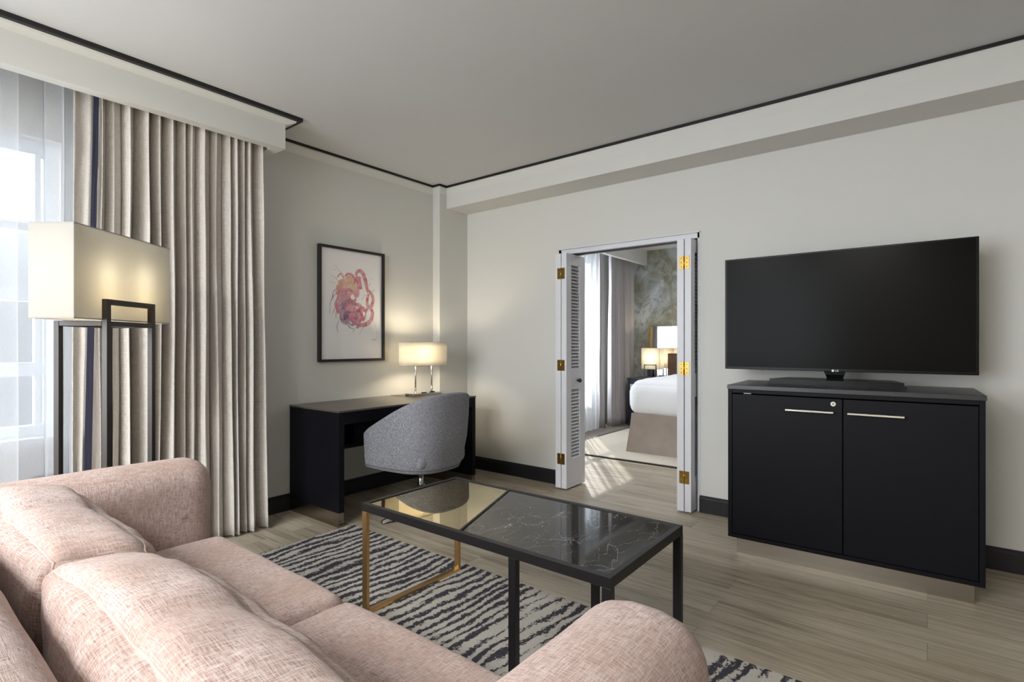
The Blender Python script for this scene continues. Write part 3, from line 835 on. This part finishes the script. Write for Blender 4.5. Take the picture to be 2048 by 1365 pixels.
b = MB(); b.tube([(2.945, 3.43, .770), (2.915, 3.445, .770), (2.905, 3.50, .769), (2.915, 3.58, .769), (2.93, 3.625, .769)], .002, 6)
tag(b.build('power_cord', M_ironblk), 'thin dark cord trailing from the table lamp base across the desk', 'cord')

# desk chair
dc = thing('desk_chair', (2.50, 2.77, 0), 'grey tweed tub chair on a chrome swivel base pushed up to the desk', 'chair')
def chair_shell():
    NU = 56; NZ = 12
    hw, yb, yf = .29, -.295, .27
    plan = []
    for i in range(NU + 1):
        s = i / NU
        # side (front to back), superellipse back, side
        if s < .28: k = s / .28; plan.append((-1, yf + (-.02 - yf) * k, k * .5))
        elif s > .72: k = (1 - s) / .28; plan.append((1, yf + (-.02 - yf) * k, k * .5))
        else:
            a = PI + (s - .28) / .44 * PI     # 180..360
            ca, sa = math.cos(a), math.sin(a); e = 2 / 2.7
            plan.append((math.copysign(abs(ca) ** e, ca), -.02 + (yb + .02) * abs(sa) ** e, .5 + .5 * abs(sa)))
    def top(kk, y):
        f = (yf - y) / (yf - yb)
        return .605 + (.880 - .605) * min(1, max(0, f)) ** .94 - .012 * max(0, .08 - f) / .08
    rows_o = []
    for j in range(NZ + 1):
        t_ = j / NZ
        row = []
        for i, (sx, y, kk) in enumerate(plan):
            h = top(kk, y)
            z = .375 + (h - .375) * t_
            bk = min(1, max(0, (.1 - y) / .35)); taper = 1 - (.05 + .15 * bk) * (1 - min(1, (z - .375) / .36) ** .6)
            leanb = 1.0 if y > -.02 else 1 + .10 * ((z - .375) / .49) * ((-.02 - y) / .275) - .12 * (1 - min(1, (z - .375) / .2))
            x = sx * hw * taper
            yy = -.02 + (y + .02) * leanb if y < -.02 else y * (1 - .02 * (1 - t_))
            row.append((x, yy, z))
        rows_o.append(row)
    return rows_o, plan
rows_o, plan = chair_shell()
b = MB(); b.grid(rows_o); o = b.build('shell', M_chair, dc, recalc=True)
m = o.modifiers.new('solid', 'SOLIDIFY'); m.thickness = .05; m.offset = -1
bv = o.modifiers.new('bev', 'BEVEL'); bv.width = .018; bv.segments = 4; bv.limit_method = 'ANGLE'; bv.angle_limit = math.radians(50)
b = MB()
bot = [Vector(p) for p in rows_o[0]]
cx = Vector((0, 0, 0))
ring0 = [(p.x * 1.0, p.y, .378) for p in bot]; 
rings = [[(p.x * s, (p.y) * s, z) for p in bot] for s, z in ((1, .380), (.97, .362), (.85, .352), (.3, .35))]
V = b.grid(rings, closed=True); b.bm.faces.new(V[-1])
b.bm.faces.ensure_lookup_table()
b.build('underside', M_chair, dc)
b = MB(); b.soft((0, .005, .45), (.215, .24, .06), .04, 20, (0, .01, .02), 0); b.build('seat', M_chair, dc)
b = MB(); b.cyl((0, 0, .10), (0, 0, .355), .017, 20); b.cyl((0, 0, .05), (0, 0, .235), .025, 20); b.lathe([(.07, 0), (.07, .012)], 24, 0, 0, .338); b.build('post', M_chrome, dc)
for k in range(4):
    a = math.radians(161 + 90 * k)
    e = Vector((math.cos(a), math.sin(a), 0)); n_ = Vector((-e.y, e.x, 0))
    b = MB()
    rows = []
    for r, w, zt, zb in ((.015, .026, .085, .035), (.14, .02, .062, .030), (.275, .013, .028, .010), (.285, .012, .020, .010)):
        rows.append([tuple(e * r + n_ * w + Vector((0, 0, zb))), tuple(e * r + n_ * w * .7 + Vector((0, 0, zt))), tuple(e * r - n_ * w * .7 + Vector((0, 0, zt))), tuple(e * r - n_ * w + Vector((0, 0, zb)))])
    V = b.grid(rows, smooth=False, closed=True); b.bm.faces.new(V[0]); b.bm.faces.new(V[-1])
    q = e * .268; b.cyl((q.x, q.y, 0), (q.x, q.y, .02), .012, 12)
    b.build('foot', M_chrome, dc)

# ------------------------------------------------------------ framed picture
fp = thing('framed_picture', (2.553, 3.65, 1.5185), 'black-framed abstract pink and red watercolour hanging on the wall above the desk', 'picture')
hw, hh = .307, .451
b = MB(); fw = .02
b.box(-hw, -hw + fw, -.032, 0, -hh, hh, .0008, 1); b.box(hw - fw, hw, -.032, 0, -hh, hh, .0008, 1)
b.box(-hw + fw, hw - fw, -.032, 0, -hh, -hh + fw, .0008, 1); b.box(-hw + fw, hw - fw, -.032, 0, hh - fw, hh, .0008, 1); b.build('frame', M_ironblk, fp)
b = MB(); b.box(-hw + fw, hw - fw, -.012, -.002, -hh + fw, hh - fw); pr = b.build('print', M_paper, fp)
def ink(name, c):
    def f(t, p):
        n = t.noise(t.coord('Object'), 22, 4, .65, .8)
        t.put(p.inputs['Base Color'], t.mix(t.ramp(n, [(.32, (.05, .05, .05)), (.70, (.72, .72, .72))]), c, srgb(236, 220, 224)))
    return mat(name, c, .9, fn=f, spec=.1)
INK = [ink('crimson_ink', srgb(190, 48, 70)), ink('rose_ink', srgb(206, 96, 118)), ink('orange_ink', srgb(214, 140, 96)), ink('violet_ink', srgb(132, 74, 122)), ink('slate_ink', srgb(84, 84, 116)), ink('ochre_ink', srgb(204, 172, 110)), ink('red_ink', srgb(172, 40, 58))]
b = MB()
lay = [0]
def pt(u, v):  # u,v in picture pixels of the painted area: 0..1 across, 0..1 down
    return (-.255 + .51 * u, .40 - .80 * v)
def ribbon(pts, w, mi):
    lay[0] += 1; y = -.0122 - lay[0] * .00002
    P = [Vector((*pt(*p), 0)) for p in pts]
    # catmull-rom
    Q = []
    for i in range(len(P) - 1):
        p0, p1, p2, p3 = P[max(i - 1, 0)], P[i], P[i + 1], P[min(i + 2, len(P) - 1)]
        for k in range(8):
            s = k / 8
            Q.append(.5 * ((2 * p1) + (-p0 + p2) * s + (2 * p0 - 5 * p1 + 4 * p2 - p3) * s * s + (-p0 + 3 * p1 - 3 * p2 + p3) * s ** 3))
    Q.append(P[-1]); n = len(Q); rows = []
    for i, q in enumerate(Q):
        d = (Q[min(i + 1, n - 1)] - Q[max(i - 1, 0)])
        d = d.normalized() if d.length > 1e-9 else Vector((1, 0, 0))
        nn = Vector((-d.y, d.x, 0)); ww = w * (.55 + .45 * math.sin(PI * i / (n - 1))) * (1 + .25 * noise.noise(q * 60))
        a, c = q + nn * ww, q - nn * ww
        rows.append([(a.x, y, a.y), (c.x, y, c.y)])
    b.mi = mi; b.grid(rows, smooth=False)
def blob(u, v, r, mi, e=1.0):
    lay[0] += 1; y = -.0122 - lay[0] * .00002; c = pt(u, v); vs = []
    for k in range(26):
        a = 2 * PI * k / 26; rr = r * (1 + .25 * noise.noise(Vector((math.cos(a) * 1.6 + u * 9, math.sin(a) * 1.6 + v * 9, r * 50))))
        vs.append(b.bm.verts.new((c[0] + rr * math.cos(a), y, c[1] + rr * e * math.sin(a))))
    f = b.bm.faces.new(vs); f.material_index = mi
# the composition, in fractions of the sheet: knotted pink and red bands with an orange crest and violet lower edge
blob(.30, .50, .06, 1, 1.4); blob(.36, .62, .05, 3, 1.2); blob(.55, .62, .05, 1, 1.2); blob(.66, .58, .05, 1, 1.3); blob(.62, .27, .045, 1, 1.2); blob(.27, .36, .04, 2, 1.2); blob(.42, .42, .075, 0, 1.1); blob(.52, .36, .06, 1); blob(.33, .30, .045, 2); blob(.46, .27, .05, 2); blob(.50, .31, .045, 5)
blob(.40, .50, .07, 3, .8); blob(.48, .55, .055, 1)
ribbon([(.56, .20), (.60, .15), (.68, .16), (.74, .23), (.77, .31), (.80, .36)], .017, 0)
ribbon([(.80, .33), (.87, .38), (.89, .44), (.85, .50), (.79, .50), (.78, .44), (.81, .37)], .017, 6)
ribbon([(.84, .51), (.88, .57), (.84, .65), (.74, .69), (.62, .70), (.58, .73)], .019, 0)
ribbon([(.80, .51), (.74, .56), (.68, .62), (.62, .68)], .014, 0)
ribbon([(.24, .44), (.28, .37), (.40, .35), (.52, .37)], .018, 0)
ribbon([(.26, .46), (.40, .48), (.56, .49), (.64, .50), (.63, .55), (.56, .56)], .015, 6)
ribbon([(.30, .52), (.34, .58), (.46, .57), (.58, .59)], .013, 3)
ribbon([(.33, .56), (.38, .64), (.48, .70), (.56, .66), (.60, .58)], .009, 3)
ribbon([(.34, .58), (.36, .66), (.44, .72), (.52, .74)], .004, 4)
ribbon([(.22, .24), (.28, .20), (.34, .24), (.30, .30), (.24, .27)], .008, 2)
ribbon([(.36, .22), (.42, .19), (.50, .20), (.55, .25), (.50, .30)], .010, 0)
ribbon([(.44, .30), (.42, .24), (.48, .21)], .006, 5)
ribbon([(.14, .46), (.16, .38), (.24, .34)], .004, 3); ribbon([(.10, .60), (.10, .50), (.17, .42), (.26, .38)], .0022, 4)
ribbon([(.14, .60), (.20, .52), (.24, .48)], .003, 1); ribbon([(.20, .64), (.22, .54), (.28, .50)], .003, 3)
ribbon([(.24, .78), (.22, .72), (.26, .66)], .003, 3); ribbon([(.18, .12), (.26, .17), (.33, .20)], .0012, 4); ribbon([(.10, .22), (.18, .24), (.26, .28)], .0012, 4)
ribbon([(.08, .28), (.20, .30)], .001, 3); ribbon([(.84, .26), (.78, .30)], .0015, 0); ribbon([(.92, .32), (.86, .36)], .0015, 4)
ribbon([(.90, .66), (.965, .74), (.965, .84), (.95, .86)], .0010, 4); ribbon([(.86, .845), (.89, .85), (.92, .84), (.95, .855)], .0022, 4)
ribbon([(.62, .80), (.70, .72), (.72, .70)], .0014, 4); ribbon([(.50, .78), (.56, .72)], .0018, 4)
rr_ = random.Random(5)
for k in range(16): blob(.06 + .9 * rr_.random(), .16 + .5 * rr_.random(), .0022 + .002 * rr_.random(), rr_.choice((3, 4, 0, 1)))
for k in range(34):   # fine pen lines around the knot
    a = rr_.uniform(0, 2 * PI); r0 = rr_.uniform(.10, .24); c_ = (.50 + r0 * math.cos(a) * 1.3, .45 + r0 * math.sin(a))
    a2 = a + rr_.uniform(-.9, .9); l = rr_.uniform(.03, .09)
    ribbon([c_, (c_[0] + l * .5 * math.cos(a2) + .01, c_[1] + l * .5 * math.sin(a2)), (c_[0] + l * math.cos(a2), c_[1] + l * math.sin(a2))], .0011, rr_.choice((3, 4, 6, 3)))
b.mi = 7; lay[0] += 3
blob(.50, .42, .020, 7, 1.1)
ribbon([(.66, .22), (.70, .30), (.70, .36)], .012, 7); ribbon([(.72, .40), (.73, .47)], .012, 7); blob(.71, .58, .013, 7, 1.6); blob(.66, .40, .022, 7, 1.2)
b.build('painted_image', INK + [M_paper], pr, recalc=False)
b = MB(); b.grid([[(-hw + fw, -.022, -hh + fw), (hw - fw, -.022, -hh + fw)], [(-hw + fw, -.022, hh - fw), (hw - fw, -.022, hh - fw)]], smooth=False); b.build('glass', M_glass, fp)

# ------------------------------------------------------------ floor lamp
ang = YAW    # its long side runs along the camera's heading
dcen = 2.337; lat = -1.787
pc = FW * dcen + RT * lat
fl = thing('floor_lamp', (pc.x, pc.y, 0), 'bronze open-frame floor lamp with rectangular cream shade behind the sofa arm', 'lamp', ang)
# local x = heading (into the room), local y = to the camera's left
b = MB()
sx, sy, sz0, sz1 = .286, .087, 1.303, 1.678
b.grid([[(-sx, -sy, z), (sx, -sy, z), (sx, sy, z), (-sx, sy, z)] for z in (sz0, sz1)], smooth=False, closed=True)
o = b.build('lamp_shade', M_shade, fl, recalc=True); solidify(o, .003)
b = MB()
for z in (sz0, sz1 - .004):
    b = MB()
    b.box(-sx, sx, -sy - .001, -sy + .003, z, z + .004); b.box(-sx, sx, sy - .003, sy + .001, z, z + .004)
    b.box(-sx - .001, -sx + .003, -sy, sy, z, z + .004); b.box(sx - .003, sx + .001, -sy, sy, z, z + .004)
    b.build('shade_trim', M_shade, fl)
L = .137; q = .0115
def frame(yc, ztop, nm):
    b = MB()
    for s in (-1, 1): b.box(s * L - q, s * L + q, yc - q, yc + q, 0, ztop, .0015, 1)
    b.box(-L + q, L - q, yc - q, yc + q, ztop - 2 * q, ztop, .0015, 1)
    b.box(-L + q, L - q, yc - q, yc + q, 0, 2 * q, .0015, 1)
    return b.build(nm, M_bronze, fl)
frame(.100, 1.300, 'short_frame'); frame(-.100, 1.390, 'tall_frame')
for s in (-1, 1):
    for z0_, z1_ in ((1.278, 1.300), (0, .023)):
        b = MB(); b.box(s * L - q, s * L + q, -.0885, .0885, z0_, z1_, .0015, 1); b.build('cross_bar', M_bronze, fl)
b = MB(); b.box(-L + q, L - q, -.1115, -.0885, 1.278, 1.298, .0015, 1); b.build('cross_bar', M_bronze, fl)
b = MB(); b.cyl((-.11, 0, 1.33), (.11, 0, 1.33), .006, 10); b.cyl((0, 0, 1.29), (0, 0, 1.335), .008, 10); b.box(-.008, .008, -.1, .1, 1.284, 1.292); b.build('bulb_holder', M_bronze, fl)
for s in (-1, 1):
    b = MB(); b.lathe([(.004, 0), (.012, .01), (.027, .05), (.027, .066), (.014, .088), (.003, .092)], 18, s * .11, 0, 1.35); b.build('bulb', M_bulb, fl)
    w = pc + FW * (s * .11)
    lamp('floor_lamp_light', 'POINT', (w.x, w.y, 1.50), .75, (1, .94, .78), shadow_soft_size=.045)

# ------------------------------------------------------------ bedroom furniture
bed = thing('bed', (5.47, 0, 0), 'white-made bed with taupe velvet skirt seen through the open doorway', 'bed')
def bedx(P): return P
b = MB()
rows = []
for z, o_ in ((.012, .045), (.15, .03), (.30, .012), (.44, 0)):
    r = []
    N = 60
    loop = [(0, 2.60), (0, .75), (2.04, .75), (2.04, 2.60)]
    # skirt with one box pleat at the corner
    pts_ = []
    for i in range(4):
        a_, c_ = Vector(loop[i]), Vector(loop[(i + 1) % 4])
        for k in range(16): pts_.append(a_.lerp(c_, k / 16))
    cen_ = Vector((1.02, 1.67))
    for P_ in pts_:
        d_ = (P_ - cen_); d_ = Vector((math.copysign(1, d_.x) if abs(abs(d_.x) - 1.02) < .01 else 0, math.copysign(1, d_.y) if abs(abs(d_.y) - .925) < .012 else 0))
        r.append((P_.x + d_.x * o_, P_.y + d_.y * o_, z))
    rows.append(r)
b.grid(rows, smooth=False, closed=True); b.build('bed_skirt', M_skirt, bed)
b = MB(); b.soft((1.015, 1.675, .60), (1.05, .985, .20), .15, 44, (.02, .02, .05), .008, 2.0); b.build('duvet', M_duvet, bed)
t = thing('headboard', (7.59, 0, 0), 'dark walnut headboard panel standing behind the bed beneath the wall mirror', 'headboard')
b = MB(); b.box(0, .07, .9, 3.03, .3, 1.07, .004); b.box(-.002, .004, .9, 3.03, .86, .866); b.build('panel', M_wood, t)
b = MB(); b.box(0, .07, 3.29, 3.35, .3, 1.07, .004); b.build('end_post', M_nav, t)
t = thing('mirror', (7.695, 0, 0), 'tall mirror with a thin brass edge on the marbled bedroom wall', 'mirror')
b = MB(); b.box(-.012, 0, 2.3, 3.315, .72, 1.478); b.build('mirror_glass', M_mirror, t)
b = MB(); b.box(-.02, .015, 3.315, 3.35, .72, 1.485); b.build('brass_edge', M_brass, t)
t = thing('nightstand', (7.2, 3.12, 0), 'navy nightstand between the bedroom curtain and the bed', 'nightstand')
b = MB(); b.box(0, .36, -.34, .36, .012, .69, .004); b.build('body', M_nav, t)
b = MB(); b.box(-.01, .37, -.35, .37, .69, .71, .003); b.build('top', M_nav, t)
b = MB(); b.box(-.012, .001, -.30, .32, .44, .62, .003); o = b.build('drawer', M_sill, t)
t = thing('bedside_lamp', (7.42, 3.19, .71), 'bedside lamp with white rectangular shade and small open frame on the nightstand', 'lamp')
b = MB(); b.grid([[(-.08, -.14, z), (.08, -.14, z), (.08, .14, z), (-.08, .14, z)] for z in (.13, .44)], smooth=False, closed=True); o = b.build('lamp_shade', M_shade, t); solidify(o, .003)
b = MB()
for y_ in (-.09, .09): b.box(-.096, -.084, y_ - .006, y_ + .006, 0, .20)
b.box(-.096, -.084, -.09, .09, .188, .20); b.box(-.096, .06, -.10, .10, 0, .012); b.cyl((0, 0, .01), (0, 0, .22), .006, 10); b.build('lamp_frame', M_bronze, t)
b = MB(); b.lathe([(.004, 0), (.02, .03), (.02, .05), (.003, .07)], 14, 0, 0, .22); b.build('bulb', M_bulb, t)
lamp('bedside_lamp_light', 'POINT', (7.42, 3.19, 1.0), 4, (1, .84, .6), shadow_soft_size=.04)
